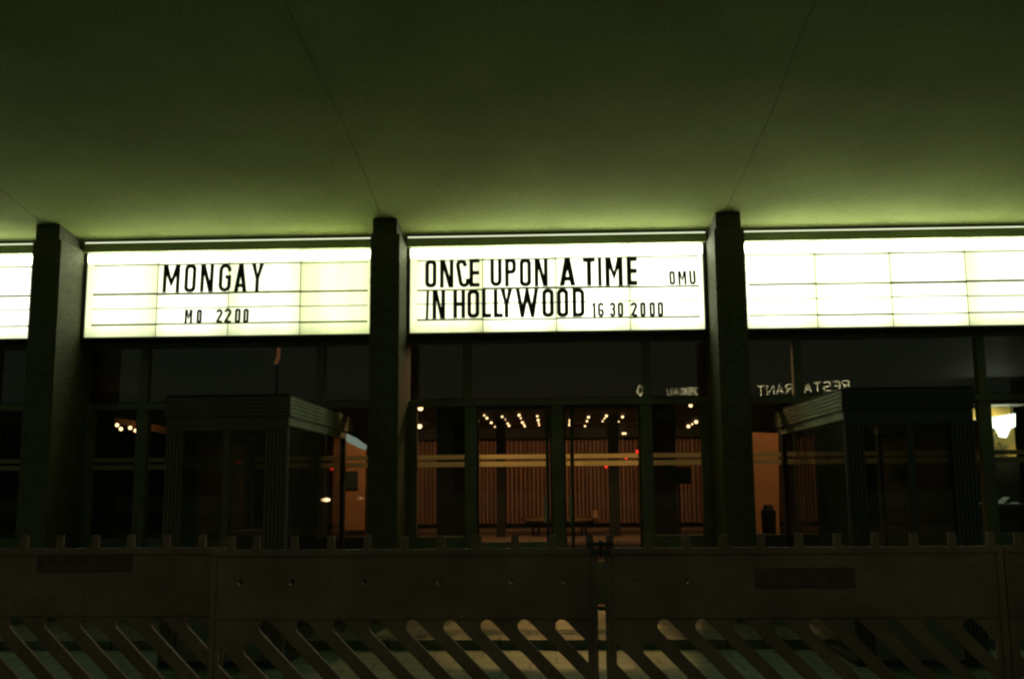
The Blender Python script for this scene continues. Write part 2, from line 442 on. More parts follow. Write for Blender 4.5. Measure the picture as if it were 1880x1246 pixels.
# foyer shell
def wall(name, x0, x1, y0, y1, z0, z1, m='lobbywall'):
    q = MB(); q.box(x0, x1, y0, y1, z0, z1); return q.build(name, MT[m], B)
LC = 3.32
wall('lobby_ceiling', -13, 13, G+.06, 36, LC, LC+.15, 'lobbyceil')
wall('lobby_back_wall', -13, 13, 34.0, 34.3, FLOOR, LC-.001)
wall('lobby_side_wall', -13.2, -13.001, 10.98, 36, FLOOR, LC); wall('lobby_side_wall', 13.001, 13.2, 10.98, 36, FLOOR, LC)
for (px0, px1, y, w) in ((802, 854, 22, .5), (1196, 1242, 22, .5), (911, 927, 27, .25), (1117, 1137, 27, .25)):
    a, b = at(px0, 850, y).x, at(px1, 850, y).x
    q = MB(); q.box(a, b, y, y+w, FLOOR, LC-.001, .01); q.build('lobby_pillar', MT['lobbywall'], B)
q = MB(); q.box(-6.2, 6.6, 32.4, 32.7, 3.0, LC-.001); q.build('valance', MT['lobbywall'], B)

# ------------------------------------------------------------------ letters for the light boxes
def rr(x0, z0, x1, z1, r, n=6):
    r = min(r, (x1-x0)/2, (z1-z0)/2); p = []
    for cx, cz, a in ((x1-r, z0+r, -90), (x1-r, z1-r, 0), (x0+r, z1-r, 90), (x0+r, z0+r, 180)):
        for k in range(n+1):
            t = math.radians(a+90*k/n); p.append((cx+r*math.cos(t), cz+r*math.sin(t)))
    return p
def arc(cx, cz, rx, rz, a0, a1, n=7):
    return [(cx+rx*math.cos(math.radians(a0+(a1-a0)*k/n)), cz+rz*math.sin(math.radians(a0+(a1-a0)*k/n))) for k in range(n+1)]
def ribbon(pts, s):
    L, R = [], []
    n = len(pts)
    for i, p in enumerate(pts):
        d0 = Vector(pts[i])-Vector(pts[i-1]) if i else None
        d1 = Vector(pts[i+1])-Vector(pts[i]) if i < n-1 else None
        d0 = (d0 or d1).normalized() if (d0 or d1).length else Vector((1, 0)); d1 = (d1 or d0).normalized()
        nrm = Vector((-(d0.y+d1.y), d0.x+d1.x)).normalized()
        c = max(.45, nrm.dot(Vector((-d1.y, d1.x))))
        w = nrm*(s/2/c)
        L.append((p[0]+w.x, p[1]+w.y)); R.append((p[0]-w.x, p[1]-w.y))
    return [L + R[::-1]]
def glyph(c, W, H, s):
    h = s/2; r = W/2-h
    rc = min(W*.42, r+h)
    if c in 'O0': return [[rr(0, 0, W, H, W*.40), rr(s, s, W-s, H-s, max(.004, W*.40-s*.8))]]
    if c == 'D':
        o = [(0, 0), (W-rc, 0)] + arc(W-rc, rc, rc, rc, -90, 0)[1:] + arc(W-rc, H-rc, rc, rc, 0, 90) + [(0, H)]
        q = max(.004, rc-s*.8)
        return [[o, [(s, s), (W-s-q, s)] + arc(W-s-q, s+q, q, q, -90, 0)[1:] + arc(W-s-q, H-s-q, q, q, 0, 90) + [(s, H-s)]]]
    if c == 'P':
        b = H*.45; q = max(.004, rc-s*.8)
        o = [(0, 0), (s, 0), (s, b), (W-rc, b)] + arc(W-rc, b+rc, rc, rc, -90, 0)[1:] + arc(W-rc, H-rc, rc, rc, 0, 90) + [(0, H)]
        return [[o, [(s+.001, b+s), (W-s-q, b+s)] + arc(W-s-q, b+s+q, q, q, -90, 0)[1:] + arc(W-s-q, H-s-q, q, q, 0, 90) + [(s+.001, H-s)]]]
    if c == 'I': return [[[(0, 0), (W, 0), (W, H), (0, H)]]]
    if c == 'L': return [[[(0, 0), (W, 0), (W, s), (s, s), (s, H), (0, H)]]]
    if c == 'T': return [[[(W/2-h, 0), (W/2+h, 0), (W/2+h, H-s), (W, H-s), (W, H), (0, H), (0, H-s), (W/2-h, H-s)]]]
    if c == 'H': return [[[(0, 0), (s, 0), (s, H*.5-h), (W-s, H*.5-h), (W-s, 0), (W, 0), (W, H), (W-s, H), (W-s, H*.5+h), (s, H*.5+h), (s, H), (0, H)]]]
    if c == 'E':
        m = H*.5; return [[[(0, 0), (W, 0), (W, s), (s, s), (s, m-h), (W*.97, m-h), (W*.97, m+h), (s, m+h), (s, H-s), (W, H-s), (W, H), (0, H)]]]
    if c == 'N': return [[[(0, 0), (s, 0), (s, H*.62), (W-1.25*s, 0), (W, 0), (W, H), (W-s, H), (W-s, H*.40), (1.25*s, H), (0, H)]]]
    if c == 'M': return [[[(0, 0), (s, 0), (s, H*.60), (W/2, H*.18), (W-s, H*.60), (W-s, 0), (W, 0), (W, H), (W-1.2*s, H), (W/2, H*.50), (1.2*s, H), (0, H)]]]
    if c == 'W': return [[[(0, H), (s, H), (.30*W, .46*H), (.43*W, H), (.57*W, H), (.705*W, .46*H), (W-s, H), (W, H), (.81*W, 0), (.665*W, 0), (W/2, .56*H), (.36*W, 0), (.21*W, 0)]]]
    if c == 'Y': return [[[(0, H), (1.15*s, H), (W/2, H*.64), (W-1.15*s, H), (W, H), (W/2+h, H*.47), (W/2+h, 0), (W/2-h, 0), (W/2-h, H*.47)]]]
    if c == 'A':
        k = W/2-.6*s; hb, ht = H*.17, H*.17+s*.95; e = 1.12*s
        xl = lambda z: e + k*z/H
        zt = H*(W/2-e)/k
        return [[[(0, 0), (e, 0), (xl(hb), hb), (W-xl(hb), hb), (W-e, 0), (W, 0), (W/2+.6*s, H), (W/2-.6*s, H)],
                 [(xl(ht), ht), (W-xl(ht), ht), (W/2, zt)]]]
    if c == 'U': return [ribbon([(h, H), (h, r+h)] + arc(W/2, r+h, r, r, 180, 360)[1:] + [(W-h, H)], s)]
    if c == 'C': return [ribbon([(W-h, H*.73), (W-h, H-h-r)] + arc(W/2, H-h-r, r, r, 0, 180)[1:] + arc(W/2, h+r, r, r, 180, 360) + [(W-h, H*.29)], s)]
    if c == 'G': return [ribbon([(W-h, H*.73), (W-h, H-h-r)] + arc(W/2, H-h-r, r, r, 0, 180)[1:] + arc(W/2, h+r, r, r, 180, 360) + [(W-h, H*.53), (W*.52, H*.53)], s)]
    if c == '2': return [ribbon([(h, H*.74), (h, H-h-r)] + arc(W/2, H-h-r, r, r, 180, 0)[1:] + [(W-h, H*.66), (h*1.2, h+.006), (h*2.6, h), (W, h)], s)]
    if c == '3': return [ribbon([(h, H*.76), (h, H-h-r)] + arc(W/2, H-h-r, r, r, 180, 0)[1:] + [(W-h, H*.62), (W-h*1.9, H*.525), (W-h, H*.43)] + arc(W/2, h+r, r, r, 360, 180) + [(h, H*.26)], s), [[(W*.30, H*.525-h), (W-2.6*s, H*.525-h), (W-2.6*s, H*.525+h), (W*.30, H*.525+h)]] if W-2.6*s > W*.35 else None]
    if c == '6': return [ribbon([(W-h, H*.76), (W-h, H-h-r)] + arc(W/2, H-h-r, r, r, 0, 180)[1:] + arc(W/2, h+r, r, r, 180, 360) + arc(W/2, H*.56-h-r, r, r, 0, 90) + [(s+.002, H*.56-h)], s)]
    if c == '1': return [[[(W-s, 0), (W, 0), (W, H), (W-s, H), (0, H*.80), (0, H*.66), (W-s, H*.82)]]]

def letter(c, crop, x0, x1, zt, zb, big, sign, tilt=0.0, s=None):
    ox, oy, k = crop
    a = at(ox+x0/k, oy+zb/k, SY); b = at(ox+x1/k, oy+zt/k, SY)
    xl = at(ox+x0/k, oy+(zt+zb)/2/k, SY).x; xr = at(ox+x1/k, oy+(zt+zb)/2/k, SY).x
    Wd, H = xr-xl, at(ox+(x0+x1)/2/k, oy+zt/k, SY).z - at(ox+(x0+x1)/2/k, oy+zb/k, SY).z
    z0 = at(ox+(x0+x1)/2/k, oy+zb/k, SY).z
    s = s or (.04 if big else .0265)
    ct, st = math.cos(tilt), math.sin(tilt)
    f = lambda u, v: (xl+Wd/2+(u-Wd/2)*ct-(v-H/2)*st, z0+H/2+(u-Wd/2)*st+(v-H/2)*ct)
    m = MB(); y0 = SY-.016-random.uniform(0, .002)
    for cs in glyph(c, Wd, H, s):
        if cs: m.prism(cs, y0, y0+.004, f)
    o = m.build('letter', MT['letter'], sign)
    o['label'] = ('large' if big else 'small') + ' black ' + ('digit ' if c.isdigit() else 'letter ') + c
    return o

# ------------------------------------------------------------------ the light boxes
def marquee(x0, label, cols, crop_lines):
    w = .7761
    t = thing('marquee_sign', label, 'light box sign', (x0+2*w, SY, ZS0), 'white light boxes between the columns')
    x1 = x0+4*w
    h = MB()
    h.box(x0-.026, x1+.026, SY+.016, G-.055, ZS0-.028, ZS1+.009)
    h.box(x0-.030, x0-.002, SY-.012, SY+.015, ZS0-.03, ZS1+.011); h.box(x1+.002, x1+.030, SY-.012, SY+.015, ZS0-.03, ZS1+.011)
    h.box(x0-.0015, x1+.0015, SY-.012, SY+.015, ZS0-.03, ZS0-.002)
    h.build('housing', MT['black'], t)
    for k in range(4):
        p = MB(); g_ = .0022
        p.box(x0+k*w+g_, x0+(k+1)*w-g_, SY, SY+.006, ZS0, ZS1)
        o = p.build('light_panel', MT['sign'], t, origin=(x0+(k+.5)*w, SY, (ZS0+ZS1)/2))
        o.color = (*cols[k], 1)
        # the rail clips at the sheet joint
    for (z, hh, d) in crop_lines:
        for k in range(4):
            a = x0+k*w+(.075 if k == 0 else .001); b = x0+(k+1)*w-(.05 if k == 3 else .001)
            jz = random.uniform(-.004, .004); hk = hh*random.uniform(.8, 1.25)
            r_ = MB(); r_.box(a, b, SY-.011, SY-.002, z+jz, z+jz+hk)
            r_.build('letter_rail', MT['raildark' if (random.random() < d) else 'rail'], t)
    for k in (1, 2, 3):
        r_ = MB(); r_.box(x0+k*w-.0045, x0+k*w+.0045, SY-.0016, SY-.0004, ZS0+.001, ZS1-.001); r_.build('sheet_joint', MT['sheetjoint'], t)
    return t
LINES = [(3.820, .011, .8), (3.498, .019, .6), (3.350, .009, .5), (3.172, .015, .95)]
n4 = [(1, 1, 1)]*4
s0 = marquee(-8.515, 'blank white light box at the far left edge behind the leftmost column', [(.9, .9, .9)]*4, LINES)
s1 = marquee(-5.010, 'white light box reading MONGAY with a start time below', [(.78, .80, .68), (.95, .95, .9), (.80, .82, .72), (.70, .72, .52)], LINES)
s2 = marquee(-1.5026, 'white light box with a two line film title and two start times', [(.80, .80, .66), (1.05, 1.05, 1), (1.15, 1.15, 1.1), (1.15, 1.15, 1.1)], LINES)
s3 = marquee(1.9965, 'blank white light box between the right column and the right edge', [(1.1, 1.1, 1.05), (1.15, 1.15, 1.1), (1.1, 1.1, 1.05), (.82, .84, .72)], LINES)
s4 = marquee(5.50, 'blank white light box beyond the right edge of the view', [(.9, .9, .85)]*4, LINES)
c1 = (760, 440, 6.714); c2 = (1020, 440, 6.483); c6 = (280, 470, 7.833)
for (c, x0, x1, zt, zb) in (('O', 140, 281, 254, 592), ('N', 322, 490, 250, 595)): letter(c, c1, x0, x1, zt, zb, True, s2, s=.042)
letter('C', c1, 535, 672, 246, 592, True, s2, tilt=.16, s=.042)
for a in (('E', 684, 810, 240, 584), ('U', 941, 1084, 238, 578), ('P', 1122, 1261, 236, 580), ('O', 1302, 1445, 238, 578), ('N', 1486, 1650, 234, 578)): letter(*a[:1], c1, *a[1:], True, s2, s=.042)
for a in (('A', 45, 236, 213, 551), ('T', 325, 470, 217, 551), ('I', 503, 548, 215, 551), ('M', 590, 798, 212, 550), ('E', 845, 970, 206, 545)): letter(*a[:1], c2, *a[1:], True, s2, s=.048)
for a in (('O', 1350, 1422, 375, 540), ('M', 1455, 1556, 375, 540), ('U', 1588, 1666, 370, 537)): letter(*a[:1], c2, *a[1:], False, s2, tilt=.03)
letter('I', c1, 151, 184, 631, 984, True, s2, tilt=-.03)
for a in (('N', 230, 387, 627, 977), ('H', 485, 634, 624, 968), ('O', 658, 808, 619, 966), ('L', 838, 955, 618, 962), ('L', 983, 1098, 618, 960), ('Y', 1068, 1215, 614, 960), ('W', 1255, 1536, 611, 960), ('O', 1580, 1725, 608, 956), ('O', 1762, 1905, 606, 955)): letter(*a[:1], c1, *a[1:], True, s2, s=.0425)
letter('D', c2, 200, 345, 583, 920, True, s2, s=.042)
for a in (('1', 430, 477, 752, 920), ('6', 500, 577, 750, 920), ('3', 640, 714, 748, 918), ('0', 735, 808, 748, 918), ('2', 893, 972, 746, 917), ('0', 1003, 1073, 745, 917), ('0', 1113, 1185, 744, 916), ('0', 1210, 1283, 742, 915)): letter(*a[:1], c2, *a[1:], False, s2, s=.028)
for a in (('M', 160, 400, 128, 528), ('O', 468, 634, 124, 523), ('N', 697, 884, 122, 520), ('G', 962, 1138, 117, 516), ('A', 1184, 1368, 115, 520), ('Y', 1425, 1602, 110, 522)): letter(*a[:1], c6, *a[1:], True, s1, s=.040, tilt=-.02)
for a in (('M', 470, 581, 772, 968), ('O', 640, 718, 770, 968), ('2', 920, 1012, 763, 963), ('2', 1036, 1140, 755, 964), ('0', 1190, 1274, 758, 963), ('0', 1310, 1390, 757, 964)): letter(*a[:1], c6, *a[1:], False, s1, tilt=-.02)

# ------------------------------------------------------------------ glazed ticket booths that stand out from the front
def booth(x0, x1, label, front, postm):
    y0, y1, zt = 8.5, G-.075, 2.185
    t = thing('ticket_booth', label, 'booth', ((x0+x1)/2, (y0+y1)/2, 0), 'glazed booths in front of the doors')
    def b(name, mm, m, bev=.003):
        q = MB()
        for a in mm: q.box(*a, bev)
        return q.build(name, MT[m], t)
    fz = 2.02
    rb = []; n = 5; hgt = (zt-fz)/n
    for k in range(n):
        rb.append((x0-.02, x1+.02, y0-.02, y1, fz+k*hgt+.004, fz+(k+1)*hgt-.004))
    fs = [(a0, a1, y0-.02, y0-.001, c0, c1) for (a0, a1, b0, b1, c0, c1) in rb] + [(x0-.008, x1+.008, y0-.008, y0-.0005, fz-.001, zt-.006)]
    b('front_fascia', fs, front, .002)
    b('side_fascia', [(a0, a1, y0, b1, c0, c1) for (a0, a1, b0, b1, c0, c1) in rb] + [(x0-.008, x1+.008, y0+.001, y1-.001, fz-.001, zt-.006)], 'alu', .002)
    b('roof', [(x0-.01, x1+.01, y0-.01, y1-.002, zt-.003, zt+.02)], 'soffit')
    b('top_rail', [(x0, x1, y0, y0+.05, 1.905, fz-.002)], front)
    b('side_rail', [(x0, x0+.05, y0+.051, y1, 1.945, fz-.002), (x1-.05, x1, y0+.051, y1, 1.945, fz-.002)], 'alu')
    zl = 1.904
    for (a, c) in ((x0, x0+.15), (x1-.19, x1)):
        rr_ = []; nn = int(round((c-a)/.03)); wd = (c-a)/nn
        for k in range(nn): rr_.append((a+k*wd+.004, a+(k+1)*wd-.004, y0-.012, y0+.02, .05, zl))
        b('corner_post', rr_ + [(a, c, y0+.001, y0+.055, .05, zl-.001)], postm, .002)
    for xx in (x0, x1-.05):
        b('rear_post', [(xx, xx+.05, y1-.09, y1, .05, 1.944)], 'black')
    b('base', [(x0, x1, y0+.003, y1-.003, -.001, .049)], 'soffit')
    b('sill', [(x0+.151, x1-.191, y0+.005, y0+.045, .05, .55)], 'frame')
    for a in ((x0+.152, x1-.192, y0+.022, y0+.030, .551, 1.903),): b('window_pane', [a], 'bglass', 0)
    b('window_bar', [((x0+x1)/2-.03, (x0+x1)/2+.03, y0+.008, y0+.0205, .552, 1.902)], postm)
    b('side_pane', [(x0+.02, x0+.028, y0+.057, y1-.092, .051, 1.943)], 'bglass', 0)
    b('side_pane', [(x1-.028, x1-.02, y0+.057, y1-.092, .051, 1.943)], 'bglass', 0)
    return t
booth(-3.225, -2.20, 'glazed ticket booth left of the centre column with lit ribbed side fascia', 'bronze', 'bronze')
booth(2.37, 3.40, 'glazed ticket booth right of the right column, front coloured black for deep shade', 'black', 'black')  # shade on the front and posts put in as a black material
# a counter with a shaded desk lamp inside the left booth
t = thing('booth_counter', 'dark narrow counter inside the left ticket booth', 'counter', (-2.7, 10.2, .05))
q = MB(); q.box(-3.1, -2.36, 9.95, 10.5, .98, 1.03, .006); q.build('counter_top', MT['wood'], t)
q = MB(); q.box(-3.05, -2.42, 10.0, 10.45, .05, .979); q.build('counter_body', MT['dark'], t)
L0 = at(598, 917, 10.1)
t = thing('desk_lamp', 'small glowing oval desk lamp on the counter in the left booth', 'lamp', (-2.42, 10.1, 1.03))
q = MB(); q.cyl((-2.42, 10.1, 1.04), .05, .02); q.tube([(-2.42, 10.1, 1.05), (-2.42, 10.1, 1.26), (L0.x-.05, 10.1, L0.z)], .008); q.build('stem', MT['dark'], t)
q = MB(); q.ball((L0.x, 10.1, L0.z), .05, 2, (.9, .7, .36)); q.build('lamp_shade', MT['bulbdim'], t, True)

# ------------------------------------------------------------------ foyer contents
xb0, xb1 = at(700, 880, 33.2).x - 2.5, at(1330, 880, 33.2).x + 2.0
t = thing('slatted_curtain', 'brown slatted curtain across the back of the lit foyer', 'curtain', ((xb0+xb1)/2, 33.3, .33))
q = MB(); q.box(xb0, xb1, 33.26, 33.32, .33, 3.05); q.build('backing', MT['curtainback'], t)
q = MB(); x = xb0; rs = random.Random(9)
while x < xb1-.2:
    w_ = rs.uniform(.035, .065)
    q.box(x, x+w_, 33.12+rs.uniform(-.02, .02), 33.258, .34+rs.uniform(0, .02), 3.04); x += .13+rs.uniform(-.02, .02)
q.build('slats', MT['curtain'], t)

def ceiling_lamp(px, py, r, label, z=None, bright=True, group='small warm lamps on the foyer ceiling'):
    p = at_z(px, py, (z or LC)-.055)
    if p.y > 32 or p.y < 11.6: p = at(px, py, 31)
    top = (z or LC) - .001
    t = thing('ceiling_lamp', label, 'lamp', (p.x, p.y, top), group)
    q = MB(); zz = p.z + r*.6
    q.cyl((p.x, p.y, (zz+top)/2), r*.9, max(.01, top-zz), 12); q.build('socket', MT['dark'], t)
    q = MB(); q.ball((p.x, p.y, p.z), r, 2); q.build('bulb', MT['bulb' if bright else 'bulbdim'], t, True)
    return t
ORD = ['first', 'second', 'third', 'fourth', 'fifth']
rowsL = [[(889, 762), (894, 767), (902, 775.5), (908.5, 783)], [(922, 764.5), (926, 769.5), (932, 777), (934.5, 781)], [(953, 761.5), (956, 767), (959, 775), (962, 779), (963.5, 782)],
         [(986.5, 763.5), (988, 770.5), (989, 776), (990, 780)], [(1046.6, 771), (1046, 775), (1045.6, 779.6)], [(1080.4, 765.4), (1077.7, 772.6), (1074, 781.6)],
         [(1113.3, 763), (1110, 767.7), (1106.6, 772.6)], [(1143, 764.7), (1135.7, 773.4)]]
ROWN = ['leftmost row', 'second row from the left', 'third row from the left', 'row left of the centre door post', 'row right of the centre door post', 'third row from the right', 'second row from the right', 'rightmost row']
rnd = random.Random(3)
for ri, rw in enumerate(rowsL):
    for k, (px, py) in enumerate(rw):
        ceiling_lamp(px, py, rnd.choice((.021, .026, .032)), f'small ceiling lamp, {ORD[k]} down in the {ROWN[ri]}')
for (px, py, r, lb) in ((772, 749, .058, 'large glowing lamp by the centre column, upper of two'), (770, 782, .072, 'large glowing lamp by the centre column, lower of two'),
                        (852, 749, .02, 'tiny lamp beside the left door post, upper of two'), (852, 778, .02, 'tiny lamp beside the left door post, lower of two'),
                        (1268, 744, .04, 'warm lamp just under the transom beside the right column'), (1278, 774, .05, 'warm lamp under the transom lamp, right end of a slanting trio'),
                        (1264, 782, .05, 'warm lamp, left end of a slanting trio near the right column'), (1271, 778, .024, 'tiny lamp in the middle of a slanting trio near the right column'),
                        (545, 784, .03, 'small lamp seen through the side glass of the left booth'), (1525, 775, .02, 'small lamp seen through the side glass of the right booth')):
    ceiling_lamp(px, py, r, lb)
for (px, py, lb) in ((1144, 795.3, 'left'), (1148, 795.3, 'right')):
    p = at(px, py, 32.33); q = MB(); q.ball((p.x, 32.36, p.z), .03, 2)
    tag(q.build('wall_lamp', MT['bulb'], None, True), f'tiny lamp on the dark beam over the curtain, {lb} of the pair', 'lamp', 'pair of lamps on the beam')

# the light that these lamps give
for x in (-4.2, -2.5, -.8, .8, 2.5, 4.4): lamp_light('ceiling_lamp_light', 'SPOT', (x, 29.6, 3.2), 46, WARM, None, .06, (x, 33.2, 1.1), 110, .8)
for x in (-2.0, 0.2, 2.4): lamp_light('ceiling_lamp_light', 'SPOT', (x, 25.5, 3.2), 75, WARM, None, .06, (x, 25.9, 0), 110, .8)
for i, x in enumerate((-.45, .75)):
    t = thing('downlight', ('left' if i == 0 else 'right') + ' round downlight over the entrance doors inside the foyer', 'lamp', (x, 12.2, LC-.001), 'downlights inside the doors')
    q = MB(); q.cyl((x, 12.2, LC-.02), .09, .038, 20); q.build('lamp_ring', MT['dark'], t)
    q = MB(); q.cyl((x, 12.2, LC-.043), .07, .008, 20); q.build('diffuser', MT['bulbdim'], t)
    lamp_light('downlight_light', 'SPOT', (x, 12.2, LC-.06), 470, (1.0, .50, .19), t, .05, (x*.3+.05, 9.7, 0), 34, .5)
    lamp_light('stripe_fill_light', 'SPOT', (x*2.4, 12.4, LC-.09), 120, WARM, t, .05, (x*2.8, 11.2, 1.2), 100, .9)  # added fill without a fixture, brightens the side window stripes

# round bench with a cup on it
bc = Vector(((at(955, 950, 28).x+at(1100, 950, 28).x)/2, 28.0, FLOOR))
t = thing('round_bench', 'round low bench with a pale seat in the middle of the foyer', 'bench', bc)
q = MB(); q.cyl((bc.x, 28, .62), 1.04, .05, 40); q.build('seat', MT['wood'], t)
q = MB(); q.cyl((bc.x, 28, .54), .92, .10, 40); q.build('seat_frame', MT['dark'], t)
for k in range(6):
    a = math.radians(20+60*k); q = MB(); q.cyl((bc.x+.75*math.cos(a), 28+.75*math.sin(a), (FLOOR+.49)/2), .03, .49-FLOOR, 10); q.build('leg', MT['dark'], t)
cu = at(1093, 941, 27.4)
q = MB(); q.box(cu.x-.05, cu.x+.05, 27.35, 27.45, .646, .85, .008)
tag(q.build('paper_carton', mat('pink_card', (.75, .42, .26), .7)), 'small pale carton standing on the right end of the round bench', 'carton')

# ochre walls lit from inside, left and right of the centre bay
Y = 20.0
def ochre(pts, name, label, cap=None):
    P = [at(a, b, Y) for a, b in pts]
    t = thing(name, label, 'wall', (P[0].x, Y, FLOOR))
    q = MB(); q.prism([[(p.x, p.z) for p in P]], Y, Y+.16); q.build('wall_face', MT['orange'], t)
    if cap:
        C_ = [at(a, b, Y) for a, b in cap]; q = MB(); q.prism([[(p.x, p.z) for p in C_]], Y-.02, Y-.002); q.build('glowing_edge', MT['edge_glow'], t)  # glow painted along the wall top, no lamp behind it
    return t
ochre([(610, 1040), (668, 1040), (672, 822), (638, 800), (614, 792)], 'partition_wall', 'ochre partition with a painted glow along its slanting top edge beside the left booth', [(614, 800), (638, 811), (660, 822), (672, 826), (674, 818), (655, 804), (638, 796), (614, 788)])
ochre([(1386, 1040), (1432, 1040), (1429, 795), (1381, 793)], 'partition_wall', 'plain ochre partition lit beside the right column')
q = MB(); p0, p1 = at(632, 898, Y-.05), at(657, 864, Y-.05); q.box(p0.x, p1.x, Y-.05, Y-.025, p0.z, p1.z, .004)
tag(q.build('notice_board', MT['teal']), 'dark square notice board on the left ochre partition', 'board')
q = MB(); p0, p1 = at(610, 982, Y-.1), at(668, 970, Y-.1); q.box(p0.x, p1.x, Y-.10, Y-.025, p0.z+.02, p0.z+.09, .004)
tag(q.build('handrail', MT['dark']), 'dark rail along the foot of the left ochre partition', 'rail')
pa = at(1412, 972, 18.6)
t = thing('litter_bin', 'dark upright litter bin in front of the right ochre partition', 'bin', (pa.x, 18.6, FLOOR))
zt_ = at(1412, 926, 18.6).z
q = MB(); q.cyl((pa.x, 18.6, (FLOOR+zt_-.1)/2), .11, zt_-.1-FLOOR, 20, .13); q.build('bin_body', MT['dark'], t)
q = MB(); q.cyl((pa.x, 18.6, zt_-.05), .10, .098, 20, .075); q.build('lid', MT['dark'], t)
lamp_light('wall_light', 'SPOT', (-3.4, 17.8, 3.1), 70, WARM, None, .06, (-3.9, 20, 1.3), 90, .8)
lamp_light('wall_light', 'SPOT', (4.0, 17.6, 3.1), 70, WARM, None, .06, (4.0, 20, 1.3), 90, .8)
# poster board behind the right side window, dark display board on the left
p0, p1 = at(1223, 888, 15), at(1268, 857, 15)
t = thing('sign_board', 'dark teal board on a stand behind the right side window', 'board', ((p0.x+p1.x)/2, 15, FLOOR))
q = MB(); q.box(p0.x, p1.x, 15, 15.03, p0.z, p1.z, .004); q.build('panel', MT['teal'], t)
q = MB(); q.box((p0.x+p1.x)/2-.015, (p0.x+p1.x)/2+.015, 15.005, 15.025, FLOOR, p0.z-.001); q.box((p0.x+p1.x)/2-.15, (p0.x+p1.x)/2+.15, 14.9, 15.13, FLOOR+.0005, FLOOR+.02); q.build('stand', MT['dark'], t)
# glowing red dots added for lights reflected in the glass
for (px, py, lb) in ((1150, 838, 'red glowing dot on the upper film stripe right of the doors'), (1113, 854, 'red glowing dot on the lower film stripe at the thin pillar'), (1170, 830, 'faint red glowing dot beside the right door post')):
    p = at(px, py, 26.9); q = MB(); q.ball(p, .035 if px != 1170 else .022, 2, (1, .6, 1.2)); q.box(p.x-.03, p.x+.03, 26.93, 26.97, p.z-.06, p.z+.06)
    o = q.build('red_reflection', MT['red'], None, True); tag(o, lb, 'light reflection', 'red dots in the foyer')

# left foyer: lit soffit strip with four bulbs
a, b = at(211, 766, 20), at(306, 786, 20); c_, d_ = at(211, 776, 20), at(306, 797, 20)
q = MB(); q.prism([[(c_.x, c_.z), (d_.x, d_.z), (b.x, b.z+.03), (a.x, a.z)]], 20, 20.2)
tag(q.build('ceiling_beam', MT['orange']), 'short lit ochre ceiling beam high behind the left bay', 'beam')
lamp_light('beam_light', 'SPOT', (-8.1, 18.8, 3.2), 2, WARM, None, .06, (-8.1, 20, 2.7), 50, .8)
for k, (px, py) in enumerate(((215, 780), (222, 787), (239, 785), (249, 790))):
    p = at(px, py, 19.6); t = thing('hanging_bulb', f'round warm bulb under the ochre beam, {ORD[k]} from the left', 'lamp', (p.x, 19.6, LC-.001), 'four bulbs under the left beam')
    q = MB(); q.cyl((p.x, 19.6, (p.z+.04+LC)/2), .006, LC-.001-p.z-.04, 8); q.build('cord', MT['dark'], t)
    q = MB(); q.ball((p.x, 19.6, p.z), .034, 2); q.build('bulb', MT['bulb'], t, True)

# right: the lit side room with tube light, plant and papers
Y = 19.0
a, b = at(1776, 757, Y+.6), at(1866, 838, Y+.6)
t = thing('side_room', 'bright yellow alcove seen through the glass at the right edge', 'alcove', ((a.x+b.x)/2, Y, FLOOR))
q = MB(); q.box(a.x, b.x, Y+.6, Y+.7, b.z, a.z+.1); q.build('back_wall', MT['yellow'], t)
j0, j1 = at(1784, 790, Y), at(1795, 905, Y)
q = MB(); q.prism([[(at(1793, 908, Y).x, at(1793, 908, Y).z), (at(1797, 908, Y).x, at(1797, 908, Y).z), (at(1794, 770, Y).x, at(1794, 770, Y).z), (at(1786, 770, Y).x, at(1786, 770, Y).z)]], Y, Y+.08); q.build('door_jamb', MT['yellow'], t)
a2, b2 = at(1776, 752, Y), at(1868, 757, Y)
q = MB(); q.box(a.x-.1, b.x+.1, Y, Y+.59, a.z+.101, a.z+.16); q.build('alcove_ceiling', MT['white'], t)
w0, w1 = at(1760, 757, Y), at(1784, 1000, Y)
f = thing('hanging_light', 'white hanging light with its glare in the yellow alcove', 'lamp', ((a.x+b.x)/2, Y+.3, a.z))
P = [at(px, py, Y+.25) for px, py in ((1778, 789), (1796, 789), (1800, 784), (1829, 786), (1836, 801), (1846, 803), (1853, 787), (1862, 783), (1862, 759), (1812, 767), (1778, 771))]  # outline takes in the glare around the lamp as well as its shade
q = MB(); q.prism([[(p.x, p.z) for p in P]], Y+.2, Y+.3); q.build('lamp_shade', MT['tube'], f)
q = MB(); q.tube([(P[9].x, Y+.25, P[9].z), (P[9].x, Y+.25, a.z+.12)], .012); q.tube([(P[8].x-.05, Y+.25, P[8].z-.02), (P[8].x-.05, Y+.25, a.z+.12)], .012); q.build('hanger', MT['dark'], f)
lamp_light('tube_glow', 'SPOT', ((a.x+b.x)/2, Y-.15, a.z-.05), 45, (1, .88, .5), f, .1, ((a.x+b.x)/2, Y+.6, a.z-.6), 95, .7)
pl = thing('potted_plant', 'dark leafy plant silhouetted before the yellow alcove wall', 'plant', (at(1838, 835, Y+.4).x, Y+.4, b.z))
bx = at(1838, 835, Y+.4)
q = MB(); q.box(bx.x-.35, bx.x+.25, Y+.25, Y+.58, FLOOR, bx.z-.03); q.build('plinth', MT['dark'], pl)
q = MB(); rn = random.Random(5)
